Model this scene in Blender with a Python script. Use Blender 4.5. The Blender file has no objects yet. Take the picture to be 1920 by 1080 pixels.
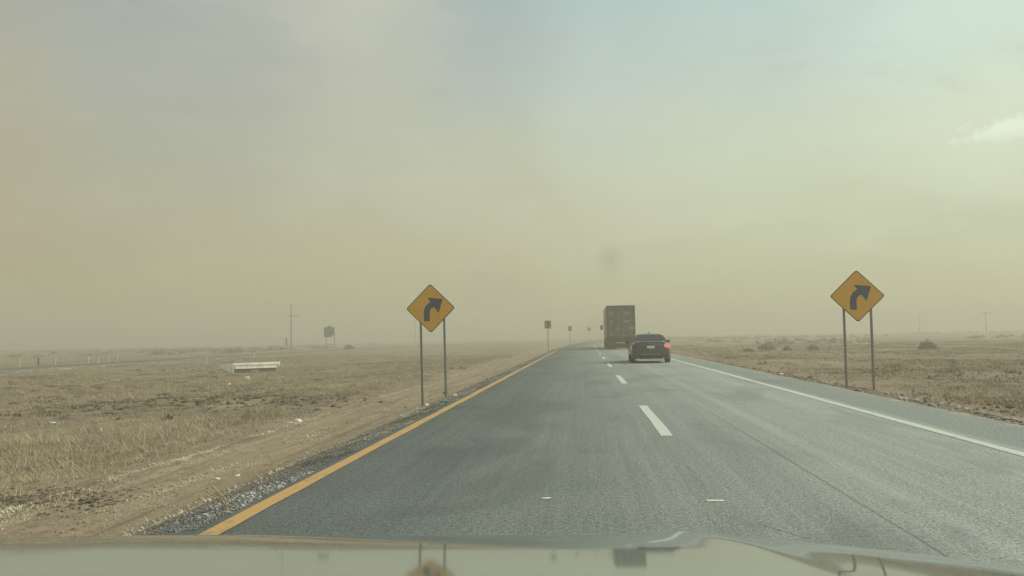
import bpy, bmesh, math, random
import numpy as np
from mathutils import Vector, Matrix
R = math.radians
random.seed(7)
RNG = np.random.default_rng(11)
S = bpy.context.scene
COL = S.collection

# ------------------------------------------------------------------ camera
cam_d = bpy.data.cameras.new('camera'); cam = bpy.data.objects.new('camera', cam_d); COL.objects.link(cam)
S.camera = cam
FPX = 1500.0
cam_d.sensor_width = 36; cam_d.lens = FPX / 1920 * 36
cam_d.clip_start = 0.05; cam_d.clip_end = 6000
CAMH = 1.32
_F = Vector((137, -89, -FPX)).normalized()
_r = R(1.4)
_U = Vector((-math.sin(_r), math.cos(_r), 0)); _U = (_U - _F * _U.dot(_F)).normalized()
_X = _F.cross(_U).normalized()
M3 = Matrix((_X, _F, _U))          # rows = world axes seen in camera coords -> camera to world
cam.matrix_world = Matrix.Translation((0, 0, CAMH)) @ M3.to_4x4()

# ------------------------------------------------------------------ exposure, render
S.view_settings.view_transform = 'Standard'; S.view_settings.look = 'None'
S.view_settings.gamma = 1; S.view_settings.exposure = 0.14
S.render.engine = 'CYCLES'
S.cycles.volume_bounces = 0
S.cycles.max_bounces = 6

# ------------------------------------------------------------------ sun and sky
SUN_EL = 37.0
sun_dir = Vector((1, 0.07, math.tan(R(SUN_EL)))).normalized()     # towards the sun
sd = bpy.data.lights.new('sun', 'SUN'); sd.energy = 3.0; sd.angle = R(1.2); sd.color = (1.0, 0.93, 0.78)
so = bpy.data.objects.new('sun', sd); COL.objects.link(so)
so.rotation_euler = sun_dir.to_track_quat('Z', 'Y').to_euler()

W = bpy.data.worlds.new("World"); S.world = W; W.use_nodes = True
nt = W.node_tree; nt.nodes.clear()

class NT:
    """tiny node builder"""
    def __init__(s, t): s.t = t
    def n(s, typ, **kw):
        x = s.t.nodes.new(typ)
        for k, v in kw.items(): setattr(x, k, v)
        return x
    def put(s, sock, v):
        if isinstance(v, bpy.types.NodeSocket): s.t.links.new(v, sock)
        elif v is not None:
            if sock.type == 'RGBA' and hasattr(v, '__len__') and len(v) == 3: v = (*v, 1)
            sock.default_value = v
    def math(s, op, a, b=None, c=None, clamp=False):
        x = s.n('ShaderNodeMath', operation=op, use_clamp=clamp)
        s.put(x.inputs[0], a)
        if b is not None: s.put(x.inputs[1], b)
        if c is not None: s.put(x.inputs[2], c)
        return x.outputs[0]
    def mix(s, f, a, b):
        x = s.n('ShaderNodeMix', data_type='RGBA')
        s.put(x.inputs[0], f); s.put(x.inputs[6], a); s.put(x.inputs[7], b)
        return x.outputs[2]
    def step(s, v, lo, hi, a=0.0, b=1.0):
        x = s.n('ShaderNodeMapRange', interpolation_type='SMOOTHSTEP')
        s.put(x.inputs[0], v); s.put(x.inputs[1], lo); s.put(x.inputs[2], hi); s.put(x.inputs[3], a); s.put(x.inputs[4], b)
        return x.outputs[0]
    def noise(s, vec, scale, detail=4, rough=.55, dist=0.0, col=False):
        x = s.n('ShaderNodeTexNoise'); s.put(x.inputs['Vector'], vec)
        x.inputs['Scale'].default_value = scale; x.inputs['Detail'].default_value = detail
        x.inputs['Roughness'].default_value = rough; x.inputs['Distortion'].default_value = dist
        return x.outputs[1 if col else 0]
    def mapping(s, vec, scale=(1, 1, 1), loc=(0, 0, 0), rot=(0, 0, 0)):
        x = s.n('ShaderNodeMapping'); s.put(x.inputs[0], vec)
        x.inputs['Location'].default_value = loc; x.inputs['Scale'].default_value = scale; x.inputs['Rotation'].default_value = rot
        return x.outputs[0]
    def ramp(s, f, stops):
        x = s.n('ShaderNodeValToRGB'); s.put(x.inputs[0], f)
        e = x.color_ramp.elements
        while len(e) < len(stops): e.new(0.5)
        for i, (p, c) in enumerate(stops): e[i].position = p; e[i].color = (*c, 1)
        return x.outputs[0]

def lin(r, g, b, k=1.0):
    f = lambda c: ((c / 255 + .055) / 1.055) ** 2.4 if c > 10 else c / 255 / 12.92
    return (f(r) * k, f(g) * k, f(b) * k)

w = NT(nt)
gen = w.n('ShaderNodeTexCoord').outputs['Generated']
sep = w.n('ShaderNodeSeparateXYZ'); w.put(sep.inputs[0], gen)
X, Y, Z = sep.outputs
az = w.math('ARCTAN2', X, Y)                      # 0 ahead, + to the right
el = w.math('ARCSINE', Z)
swirl = w.noise(w.mapping(gen, (1.6, 1.6, 3.2), (3.1, 0.4, 0)), 1.5, 5, .55, .5)
fine = w.noise(w.mapping(gen, (1.2, 1.2, 5.0), (7, 2, 1)), 3.2, 5, .6, .3)
sw = w.math('SUBTRACT', swirl, .5); fn = w.math('SUBTRACT', fine, .5)
az2 = w.math('ADD', w.math('MULTIPLY_ADD', sw, 0.26, az), w.math('MULTIPLY', fn, .12))
el2 = w.math('ADD', w.math('MULTIPLY_ADD', sw, 0.13, el), w.math('MULTIPLY', fn, .06))
elf = w.math('DIVIDE', el2, .50)
# colour of the dust cloud by bearing: tan and thick low on the left, thin and pale to the right where the sun is
EL = [.02, .12, .215, .31, .41]
DUST = [(-.66, [(170, 164, 130), (179, 172, 141), (177, 173, 146), (176, 175, 155), (163, 169, 161)]),
        (-.54, [(176, 169, 136), (179, 175, 145), (174, 177, 155), (173, 177, 163), (163, 171, 165)]),
        (-.43, [(178, 172, 137), (183, 180, 147), (177, 180, 159), (175, 179, 165), (173, 178, 168)]),
        (-.27, [(180, 176, 141), (187, 186, 152), (187, 190, 166), (187, 191, 173), (187, 192, 177)]),
        (-.13, [(180, 178, 143), (191, 191, 160), (191, 196, 171), (178, 189, 178), (167, 183, 181)]),
        (.03, [(182, 183, 147), (195, 198, 167), (197, 205, 179), (188, 203, 190), (177, 199, 195)]),
        (.225, [(186, 190, 152), (198, 204, 171), (201, 213, 187), (193, 209, 194), (184, 206, 200)]),
        (.46, [(192, 197, 155), (205, 212, 180), (213, 225, 198), (206, 225, 207), (206, 227, 214)])]
HZC = np.array(lin(177, 176, 143)) * .95
def unhaze(c, e):
    T = math.exp(-.0052 * 7.5 / max(e, .05)); v = (np.array(lin(*c)) * np.array((.935, .93, .955)) - (1 - T) * HZC) / T
    return tuple(float(max(.02, q)) for q in v)
dust = None
for k, (a_, cols) in enumerate(DUST):
    rc = w.ramp(elf, [(e / .50, unhaze(c, e) if e > .05 else lin(*c)) for e, c in zip(EL, cols)])
    dust = rc if dust is None else w.mix(w.step(az2, DUST[k - 1][0], a_), dust, rc)
wisp = w.noise(w.mapping(gen, (1.0, 1.0, 2.6), (11, 5, 2), (0, .5, 0)), 4.5, 6, .6, .6)
dust = w.mix(w.math('MULTIPLY', w.step(wisp, .50, .75), .17), dust, lin(215, 216, 192))
dust = w.mix(w.math('MULTIPLY', w.step(wisp, .48, .28), .20), dust, lin(150, 156, 148))
sunv = w.n('ShaderNodeVectorMath', operation='DOT_PRODUCT'); w.put(sunv.inputs[0], gen); sunv.inputs[1].default_value = sun_dir
glow = w.math('POWER', w.math('MAXIMUM', sunv.outputs['Value'], 0), 5)
dust = w.mix(w.math('MULTIPLY', glow, .25), dust, lin(225, 240, 228))
# little cumulus breaking through on the right
cn = w.math('MULTIPLY_ADD', w.noise(gen, 90, 4, .6), .55, w.math('MULTIPLY', w.noise(w.mapping(gen, (14, 14, 20)), 2.6, 5, .6), .45))
d1 = w.math('POWER', w.math('DIVIDE', w.math('SUBTRACT', az, .487), .058), 2)
d2 = w.math('POWER', w.math('DIVIDE', w.math('SUBTRACT', el, .207), .014), 2)
cm = w.math('SUBTRACT', w.math('MULTIPLY', w.math('SUBTRACT', cn, .14), 3.6), w.math('SQRT', w.math('ADD', d1, d2)))
top = w.step(el, .190, .214, .15, 1.0)
cm = w.math('MULTIPLY', w.math('MULTIPLY', w.step(cm, .10, .70), .72), top)
dust = w.mix(cm, dust, lin(238, 250, 232))
sky = w.n('ShaderNodeTexSky', sky_type='NISHITA', sun_disc=False)
sky.sun_elevation = R(SUN_EL); sky.sun_rotation = math.atan2(sun_dir.x, sun_dir.y)
sky.air_density = 1.5; sky.dust_density = 6
skc = w.n('ShaderNodeVectorMath', operation='SCALE'); w.put(skc.inputs[0], sky.outputs[0]); skc.inputs[3].default_value = 0.08
thick = w.math('SUBTRACT', .97, w.math('MULTIPLY', w.step(el2, .45, .9), .25))
final = w.mix(thick, skc.outputs[0], dust)
bg = w.n('ShaderNodeBackground'); w.put(bg.inputs[0], final); bg.inputs[1].default_value = 1.0
out = w.n('ShaderNodeOutputWorld'); nt.links.new(bg.outputs[0], out.inputs[0])

# ------------------------------------------------------------------ materials
def material(name, color=(.5, .5, .5), rough=.7, metal=0.0, build=None, emit=None, spec=None, coat=0.0):
    m = bpy.data.materials.new(name); m.use_nodes = True
    t = NT(m.node_tree); b = m.node_tree.nodes['Principled BSDF']
    b.inputs['Roughness'].default_value = rough; b.inputs['Metallic'].default_value = metal
    if spec is not None: b.inputs['Specular IOR Level'].default_value = spec
    b.inputs['Coat Weight'].default_value = coat
    if emit: b.inputs['Emission Color'].default_value = (*emit[0], 1); b.inputs['Emission Strength'].default_value = emit[1]
    pos = t.n('ShaderNodeTexCoord').outputs['Object']
    if build: build(t, b, pos)
    else:                               # faint dirt so that no surface is one flat colour
        n = t.noise(pos, 6, 5, .6)
        t.put(b.inputs['Base Color'], t.mix(n, tuple(c * .78 for c in color), tuple(min(1, c * 1.2) for c in color)))
        t.put(b.inputs['Roughness'], t.step(n, .2, .8, max(rough - .08, .02), min(rough + .1, 1)))
    return m

def bump(t, b, h, strength, dist):
    x = t.n('ShaderNodeBump'); x.inputs['Strength'].default_value = strength; x.inputs['Distance'].default_value = dist
    t.put(x.inputs['Height'], h); t.put(b.inputs['Normal'], x.outputs[0])

def m_ground(t, b, pos):
    s = t.n('ShaderNodeSeparateXYZ'); t.put(s.inputs[0], pos); x, y = s.outputs[0], s.outputs[1]
    big = t.noise(pos, .045, 4, .55); mid = t.noise(pos, .33, 5, .6, .4); small = t.noise(pos, 3.0, 8, .75); tiny = t.noise(pos, 22, 4, .75)
    soil = t.mix(t.step(mid, .3, .7), (.195, .140, .098), (.285, .220, .158))
    soil = t.mix(t.step(small, .35, .75), soil, (.33, .275, .195))
    grass = t.mix(t.step(small, .3, .7), (.165, .135, .088), (.305, .258, .172))
    far = t.math('MAXIMUM', t.step(x, -7.0, -9.5), t.step(x, 8.5, 11))
    gf = t.math('MULTIPLY', far, t.step(t.math('ADD', mid, t.math('MULTIPLY', t.math('SUBTRACT', big, .5), .9)), .38, .60))
    c = t.mix(t.math('MULTIPLY', gf, .85), soil, grass)
    # dark turned soil and grey green weedy hollows
    dk = t.noise(t.mapping(pos, (1, .55, 1), (5, 9, 0)), .24, 5, .65, .8)
    c = t.mix(t.math('MULTIPLY', t.math('MULTIPLY', t.step(dk, .53, .64), far), .78), c, (.085, .073, .052))
    gn = t.noise(t.mapping(pos, (1, .5, 1), (2, 31, 4)), .10, 4, .6, .5)
    c = t.mix(t.math('MULTIPLY', t.math('MULTIPLY', t.step(gn, .52, .62), far), .55), c, (.12, .13, .09))
    yl = t.noise(t.mapping(pos, (1, .6, 1), (22, 3, 0)), .16, 5, .65, .6)
    c = t.mix(t.math('MULTIPLY', t.math('MULTIPLY', t.step(yl, .52, .66), far), .65), c, (.36, .315, .175))
    ml = t.noise(pos, 1.1, 5, .7, .5)
    c = t.mix(t.math('MULTIPLY', t.math('MULTIPLY', t.step(ml, .46, .34), far), .55), c, (.10, .085, .06))
    # wheel ruts of the dirt track: streaks stretched along the road
    st = t.noise(t.mapping(pos, (3.2, .10, 1), (0, 0, 0)), 1.0, 5, .7, .3)
    trk = t.math('MULTIPLY', t.step(x, -9.0, -7.0), t.step(x, -3.2, -4.2))
    c = t.mix(t.math('MULTIPLY', trk, t.step(st, .42, .62)), c, t.mix(small, (.30, .235, .15), (.40, .335, .225)))
    c = t.mix(t.math('MULTIPLY', trk, t.step(st, .46, .34)), c, (.205, .155, .10))
    c = t.mix(t.math('MULTIPLY', t.step(t.noise(pos, 9, 4, .7), .5, .36), .5), c, (.13, .105, .075))
    c = t.mix(t.math('MULTIPLY', t.step(tiny, .56, .70), .6), c, (.46, .41, .31))
    c = t.mix(t.math('MULTIPLY', t.step(tiny, .44, .30), .65), c, (.10, .085, .062))
    t.put(b.inputs['Base Color'], c); b.inputs['Specular IOR Level'].default_value = .15
    bump(t, b, t.math('ADD', t.math('MULTIPLY', small, 1.0), t.math('MULTIPLY', tiny, .35)), .8, .07)

def m_asphalt(t, b, pos):
    s = t.n('ShaderNodeSeparateXYZ'); t.put(s.inputs[0], pos); x = s.outputs[0]; y = s.outputs[1]
    agg = t.noise(pos, 55, 3, .75); agg2 = t.noise(pos, 14, 5, .7)
    patch = t.noise(t.mapping(pos, (1, .22, 1)), .9, 4, .55)
    streak = t.noise(t.mapping(pos, (7.0, .07, 1), (3, 0, 0)), 1.0, 6, .72, .15)
    wob = t.math('ADD', x, t.math('MULTIPLY', t.math('SUBTRACT', patch, .5), .25))
    def band(c, wd): return t.step(t.math('ABSOLUTE', t.math('SUBTRACT', wob, c)), wd, 0.0)
    fine = t.noise(t.mapping(pos, (11.0, .35, 1), (9, 0, 0)), 1.0, 4, .7)
    base = t.mix(t.step(streak, .3, .7), (.200, .222, .203), (.292, .312, .280))
    base = t.mix(t.math('MULTIPLY', t.step(fine, .35, .65), .30), base, (.16, .19, .18))
    base = t.mix(t.math('MULTIPLY', t.step(patch, .35, .7), .35), base, (.27, .30, .275))
    dark = t.math('ADD', t.math('MULTIPLY', band(-1.45, .5), .30), t.math('MULTIPLY', band(.05, .5), .28))
    dark = t.math('ADD', dark, t.math('ADD', t.math('MULTIPLY', band(1.72, .33), .40), t.math('MULTIPLY', band(3.3, .35), .22)))
    base = t.mix(dark, base, (.15, .178, .168))
    light = t.math('ADD', t.math('MULTIPLY', band(2.5, .20), .6), t.math('MULTIPLY', band(3.9, .25), .3))
    base = t.mix(light, base, (.33, .355, .33))
    base = t.mix(t.math('MULTIPLY', t.step(x, 4.6, 4.8), .85), base, (.115, .145, .138))   # darker shoulder
    agg3 = t.noise(pos, 24, 3, .7)
    base = t.mix(t.math('MULTIPLY', t.step(agg, .50, .64), .75), base, (.46, .50, .47))
    base = t.mix(t.math('MULTIPLY', t.step(agg, .48, .36), .75), base, (.07, .085, .082))
    base = t.mix(t.math('MULTIPLY', t.step(agg3, .54, .66), .45), base, (.40, .43, .40))
    base = t.mix(t.math('MULTIPLY', t.step(agg3, .47, .34), .5), base, (.09, .108, .102))
    base = t.mix(t.math('MULTIPLY', t.step(agg2, .50, .30), .35), base, (.11, .13, .125))
    blot = t.noise(t.mapping(pos, (1, .4, 1), (4, 8, 0)), .55, 5, .65, .6)
    base = t.mix(t.math('MULTIPLY', t.step(blot, .50, .36), .38), base, (.13, .15, .138))
    base = t.mix(t.math('MULTIPLY', t.step(blot, .54, .68), .30), base, (.30, .315, .285))
    opp = t.step(x, -20, -25)
    base = t.mix(t.math('MULTIPLY', t.math('MULTIPLY', opp, t.step(y, 400, 250)), .85), base, (.055, .065, .062))
    # paving joint running along the right lane
    jw = t.math('ADD', x, t.math('MULTIPLY', t.math('SUBTRACT', t.noise(pos, 1.6, 4, .6), .5), .025))
    j = t.step(t.math('ABSOLUTE', t.math('SUBTRACT', jw, 2.06)), .013, .005)
    j = t.math('MULTIPLY', j, t.step(y, 18, 10))
    base = t.mix(t.math('MULTIPLY', j, .5), base, (.035, .04, .037))
    # short crack near the lane line
    cy = t.math('ADD', t.math('MULTIPLY_ADD', x, -1.8, 7.82), t.math('MULTIPLY', t.math('SUBTRACT', t.noise(pos, 5, 3, .6), .5), .16))
    ck = t.math('MULTIPLY', t.step(t.math('ABSOLUTE', t.math('SUBTRACT', y, cy)), .020, .006), t.math('MULTIPLY', t.step(x, 1.14, 1.18), t.step(x, 1.42, 1.34)))
    base = t.mix(t.math('MULTIPLY', ck, .8), base, (.03, .035, .032))
    # blown sand against both edges
    edge = t.math('MAXIMUM', t.step(x, 5.35, 5.9), t.step(x, -2.68, -2.9))
    base = t.mix(t.math('MULTIPLY', edge, t.step(t.noise(pos, 2.5, 5, .6), .45, .62)), base, (.30, .26, .185))
    t.put(b.inputs['Base Color'], base); b.inputs['Roughness'].default_value = .85; b.inputs['Specular IOR Level'].default_value = .22
    bump(t, b, t.math('ADD', agg, agg2), .45, .012)

def paint_mat(name, c, wear, under=(.15, .16, .15)):
    def f(t, b, pos):
        n = t.noise(pos, 10, 7, .75); m = t.noise(pos, 1.6, 4, .6)
        k = t.step(t.math('ADD', n, t.math('MULTIPLY', m, .5)), wear, wear + .16)
        cc = t.mix(m, tuple(v * .8 for v in c), c)
        t.put(b.inputs['Base Color'], t.mix(t.math('MULTIPLY', k, .85), cc, under))
    return material(name, rough=.6, build=f)

def m_concrete(t, b, pos):
    n = t.noise(pos, 2.2, 6, .65); st = t.noise(t.mapping(pos, (5, 5, .6)), 1.4, 4, .6)
    c = t.mix(t.step(n, .35, .7), (.84, .84, .76), (.68, .67, .58))
    c = t.mix(t.math('MULTIPLY', t.step(st, .52, .72), .5), c, (.34, .31, .24))
    t.put(b.inputs['Base Color'], c)

def m_doors(t, b, pos):
    n = t.noise(pos, 1.3, 6, .65); n2 = t.noise(t.mapping(pos, (1, 1, .4)), 3.0, 4, .6)
    c = t.mix(t.step(n, .50, .66), (.042, .052, .050), (.085, .098, .092))
    c = t.mix(t.math('MULTIPLY', t.step(n2, .5, .75), .5), c, (.10, .095, .075))
    t.put(b.inputs['Base Color'], c)

def m_foliage(c1, c2):
    def f(t, b, pos):
        t.put(b.inputs['Base Color'], t.mix(t.step(t.noise(pos, .9, 4, .7), .3, .7), c1, c2)); b.inputs['Specular IOR Level'].default_value = .1
    return f

def m_sign(t, b, pos):
    n = t.noise(pos, 2.2, 5, .6); st = t.noise(t.mapping(pos, (9, 9, 1.1)), 1.6, 4, .6)
    c = t.mix(n, (.66, .34, .045), (.80, .44, .075))
    t.put(b.inputs['Base Color'], t.mix(t.math('MULTIPLY', t.step(st, .52, .72), .30), c, (.42, .31, .16)))
MT = {
 'ground': material('ground', rough=.95, build=m_ground),
 'asphalt': material('asphalt', build=m_asphalt),
 'yellow': paint_mat('yellow_paint', (.55, .335, .115), .74, (.32, .22, .10)),
 'white': paint_mat('white_paint', (.58, .64, .56), .80),
 'sign': material('sign_yellow', rough=.5, build=m_sign),
 'sign_shaded': material('shaded_sign_yellow', (.36, .25, .07), .6),  # sign yellow with shade put into its colour, for the chevron boards
 'signblack': material('sign_black', (.065, .085, .125), .55),
 'border': material('sign_border', (.07, .06, .05), .55),
 'steel': material('galvanised_steel', (.24, .24, .22), .5, .3),
 'back': material('sign_back', (.10, .12, .11), .6, .2),
 'wood': material('weathered_wood', (.11, .085, .06), .9),
 'insul': material('porcelain', (.3, .28, .25), .3),
 'concrete': material('white_concrete', rough=.85, build=m_concrete),
 'wall_shade': material('shaded_concrete', (.22, .20, .16), .9),  # browner concrete, carrying the shadow below the white top in its colour
 'wpost': material('white_post', (.68, .68, .60), .7),
 'wpost_dull': material('dull_post', (.52, .51, .44), .8),  # white post colour toned down for the fainter posts
 'carpaint': material('dark_car_paint', (.028, .042, .042), .3, .2, coat=.8),
 'glass': material('tinted_glass', (.012, .018, .02), .08, 0, spec=.6),
 'rubber': material('rubber', (.022, .022, .021), .85),
 'rim': material('alloy', (.30, .30, .30), .35, .8),
 'chrome': material('chrome', (.72, .74, .72), .22, .9),
 'plasticblack': material('black_plastic', (.02, .02, .02), .6),
 'lamp_lit': material('tail_lamp_lit', (.7, .07, .06), .3, emit=((1.0, .38, .34), .4)),
 'lamp_off': material('tail_lamp', (.07, .015, .015), .2, coat=.6),
 'plate': material('plate_white', (.62, .66, .62), .5),
 'trailer': material('trailer_doors', rough=.6, build=m_doors),
 'trailer_side': material('trailer_side', (.20, .20, .17), .55, .1),
 'frame': material('dark_frame', (.035, .035, .028), .7),
 'reflect': material('reflective_tape', (.60, .60, .52), .5),
 'cab': material('cab_paint', (.16, .16, .15), .4, coat=.4),
 'stone': material('gravel_stone', rough=.9, build=m_foliage((.12, .12, .11), (.50, .47, .41))),
 'stone_dark': material('dark_gravel', rough=.9, build=m_foliage((.09, .10, .10), (.24, .25, .24))),
 'grass_a': material('dry_grass_straw', rough=.9, build=m_foliage((.285, .235, .145), (.42, .36, .24))),
 'grass_b': material('dry_grass_grey', rough=.9, build=m_foliage((.14, .115, .08), (.24, .20, .14))),
 'grass_pale': material('bleached_straw', rough=.9, build=m_foliage((.42, .37, .26), (.60, .54, .42))),
 'grass_y': material('yellow_grass', rough=.9, build=m_foliage((.32, .27, .165), (.46, .395, .265))),
 'scrub': material('scrub', rough=.95, build=m_foliage((.075, .072, .045), (.17, .15, .10))),
 'scrub_pale': material('hazy_scrub', rough=.95, build=m_foliage((.13, .12, .08), (.26, .23, .155))),  # scrub colour paled, with haze put into the leaf colour
 'twiggy': material('dead_scrub', rough=.95, build=m_foliage((.06, .05, .036), (.15, .12, .085))),
 'twig': material('twig', (.12, .095, .065), .9),
 'soil': material('turned_soil', rough=.98, build=m_foliage((.075, .062, .045), (.17, .14, .095))),
 'litter': material('white_litter', (.78, .78, .72), .5),
 'litter_blue': material('blue_litter', (.10, .20, .26), .5),
 'litter_red': material('red_litter', (.55, .16, .16), .5),
}
def m_hood(t, b, pos):
    n = t.noise(pos, 3.5, 5, .6)
    t.put(b.inputs['Base Color'], t.mix(n, (.23, .31, .305), (.27, .355, .35)))
    b.inputs['Metallic'].default_value = .60; b.inputs['Coat Weight'].default_value = .45; b.inputs['Coat Roughness'].default_value = .06
    t.put(b.inputs['Roughness'], t.step(n, .3, .7, .045, .085))
MT['hood'] = material('silver_hood', build=m_hood)

# ------------------------------------------------------------------ helpers
def tag(o, label=None, cat=None, group=None, kind=None):
    if label: o['label'] = label
    if cat: o['category'] = cat
    if group: o['group'] = group
    if kind: o['kind'] = kind
    return o

def link_mesh(name, verts, faces, mat, parent=None, smooth=False):
    me = bpy.data.meshes.new(name); me.from_pydata([tuple(v) for v in verts], [], [tuple(f) for f in faces]); me.update()
    if smooth:
        for p in me.polygons: p.use_smooth = True
    me.materials.append(MT[mat] if isinstance(mat, str) else mat)
    o = bpy.data.objects.new(name, me); COL.objects.link(o)
    if parent: o.parent = parent
    return o

def np_mesh(name, V, F, mat, smooth=False):
    """V (n,3), F (m,k) numpy"""
    me = bpy.data.meshes.new(name); k = F.shape[1]
    me.vertices.add(len(V)); me.vertices.foreach_set('co', V.astype(np.float32).ravel())
    me.loops.add(F.size); me.loops.foreach_set('vertex_index', F.astype(np.int32).ravel())
    me.polygons.add(len(F)); me.polygons.foreach_set('loop_start', np.arange(0, F.size, k, dtype=np.int32))
    me.polygons.foreach_set('loop_total', np.full(len(F), k, dtype=np.int32))
    if smooth: me.polygons.foreach_set('use_smooth', np.ones(len(F), dtype=bool))
    me.update(calc_edges=True); me.validate()
    me.materials.append(MT[mat])
    o = bpy.data.objects.new(name, me); COL.objects.link(o)
    return o

class MB:
    def __init__(s): s.bm = bmesh.new()
    def box(s, c, d, rot=None, bev=0.0):
        g = bmesh.ops.create_cube(s.bm, size=1.0); vs = g['verts']
        m = Matrix.Translation(c) @ (rot.to_4x4() if rot else Matrix.Identity(4)) @ Matrix.Diagonal((*d, 1))
        bmesh.ops.transform(s.bm, matrix=m, verts=vs)
        if bev > 0:
            es = list({e for v in vs for e in v.link_edges})
            bmesh.ops.bevel(s.bm, geom=es, offset=bev, segments=2, affect='EDGES', profile=.6)
        return s
    def tube(s, a, b, r1, r2=None, seg=12):
        a, b = Vector(a), Vector(b); r2 = r1 if r2 is None else r2
        d = b - a
        m = Matrix.Translation((a + b) / 2) @ d.to_track_quat('Z', 'Y').to_matrix().to_4x4()
        bmesh.ops.create_cone(s.bm, cap_ends=True, segments=seg, radius1=r1, radius2=r2, depth=d.length, matrix=m)
        return s
    def poly(s, pts, n, t):
        """flat polygon pts (3d) extruded by t along n"""
        n = Vector(n) * t
        a = [s.bm.verts.new(p) for p in pts]; b = [s.bm.verts.new(Vector(p) + n) for p in pts]
        s.bm.faces.new(a); s.bm.faces.new(b[::-1])
        for i in range(len(a)):
            j = (i + 1) % len(a); s.bm.faces.new((a[j], a[i], b[i], b[j]))
        return s
    def build(s, name, mat, parent=None, smooth=False):
        bmesh.ops.recalc_face_normals(s.bm, faces=s.bm.faces)
        me = bpy.data.meshes.new(name); s.bm.to_mesh(me); s.bm.free()
        if smooth:
            for p in me.polygons: p.use_smooth = True
            try: me.set_sharp_from_angle(angle=R(38))
            except Exception: pass
        me.materials.append(MT[mat])
        o = bpy.data.objects.new(name, me); COL.objects.link(o)
        if parent: o.parent = parent
        return o

def empty(name, loc, rz=0.0):
    o = bpy.data.objects.new(name, None); COL.objects.link(o); o.location = loc; o.rotation_euler = (0, 0, rz); o.empty_display_size = .3
    return o

def copy_tree(o, parent=None):
    c = o.copy(); COL.objects.link(c)
    if parent: c.parent = parent
    for ch in list(o.children): copy_tree(ch, c)
    return c

# value noise in numpy
def _hash(ix, iy, seed):
    h = (ix.astype(np.int64) * 374761393 + iy.astype(np.int64) * 668265263 + seed * 69069) & 0xffffffff
    h = ((h ^ (h >> 13)) * 1274126177) & 0xffffffff
    return ((h ^ (h >> 16)) & 0xffff) / 65535.0
def vnoise(x, y, seed=0):
    x = np.asarray(x, float); y = np.asarray(y, float)
    ix = np.floor(x); iy = np.floor(y); fx = x - ix; fy = y - iy
    fx = fx * fx * (3 - 2 * fx); fy = fy * fy * (3 - 2 * fy)
    a = _hash(ix, iy, seed); b = _hash(ix + 1, iy, seed); c = _hash(ix, iy + 1, seed); d = _hash(ix + 1, iy + 1, seed)
    return (a * (1 - fx) + b * fx) * (1 - fy) + (c * (1 - fx) + d * fx) * fy
def fbm(x, y, seed=0, o=4):
    s = 0; a = .5; f = 1.0
    for i in range(o): s = s + a * (vnoise(x * f, y * f, seed + i) - .5); a *= .5; f *= 2.03
    return s

# ------------------------------------------------------------------ terrain and roads
def curve(y):
    """sideways shift of the carriageways: straight, then a long bend to the right"""
    y = np.asarray(y, float); t = np.clip(y - 85, 0, 420)
    return t * t / 2100.0 + np.clip(y - 505, 0, None) * .4
PX = [-1600, -300, -60, -44.8, -43.6, -36.2, -35, -20, -8, -6.3, -5.2, -4.6, -3.94, -3.5, -3.05, -2.8, 5.6, 5.95, 6.25, 7.06, 7.8, 9.5, 20, 300, 1600]
PZ = [-.9, -.9, -.7, -.42, -.36, -.36, -.45, -.75, -.76, -.74, -.70, -.60, -.33, -.17, -.05, -.07, -.07, .02, -.02, -.20, -.36, -.45, -.5, -.6, -.6]
def hgt(x, y):
    x = np.asarray(x, float); y = np.asarray(y, float)
    xr = x - curve(y)
    z = np.interp(xr, PX, PZ)
    offroad = np.clip(np.maximum(-3.0 - xr, xr - 5.9) / 2.5, 0, 1)
    opp = np.clip(np.minimum(np.abs(xr + 40) - 5, 3) / 3, 0, 1)
    far = np.clip(np.maximum(-8.5 - xr, xr - 9) / 3, 0, 1)
    z = z + offroad * opp * (fbm(x * 2.2, y * 2.2, 3) * .07) + far * opp * (fbm(x * .45, y * .45, 9) * .22 + fbm(x * 6, y * 6, 5, 2) * .05)
    z = z + far * opp * fbm(x * .03, y * .03, 21) * .5 * np.clip((np.abs(y) - 60) / 120, .15, 1)
    # ruts of the dirt track
    for c, a in ((-5.75, .05), (-7.0, .08)):
        z = z + a * np.exp(-((xr - c - .25 * fbm(y * .3, y * 0, 4)) / .16) ** 2) * (.55 + fbm(x * 3, y * 3, 8))
    # levelled ground by the culvert
    k_ = np.exp(-(((x + 23) / 7) ** 2 + ((y - 50) / 9) ** 2)); z = z * (1 - k_) + k_ * -.86
    # heap of turned soil
    m = np.exp(-(((x + 12.7) / 3.6) ** 2 + ((y - 26.5) / 2.2) ** 2))
    z = z + m * (.10 + .5 * np.abs(fbm(x * 1.1, y * 1.1, 31)))
    # right embankment crest of gravel
    z = z + .07 * np.exp(-((xr - 6.05) / .14) ** 2) * (vnoise(x * 2, y * 1.3, 15))
    return z
def H(x, y): return float(hgt(x, y))

def growing(a, b, d0, k):
    out = [a]; d = d0
    while out[-1] < b: out.append(out[-1] + d); d *= k
    return np.array(out)
ys = np.concatenate([np.arange(-30, 3, 3.0), growing(3, 1500, .13, 1.0145)])
xr_ = growing(9, 1450, .22, 1.04); xl_ = -growing(12, 1450, .17, 1.022)
xs = np.concatenate([xl_[::-1], np.arange(-11.85, 9, .15), xr_])
gx, gy = np.meshgrid(xs, ys)
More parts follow.
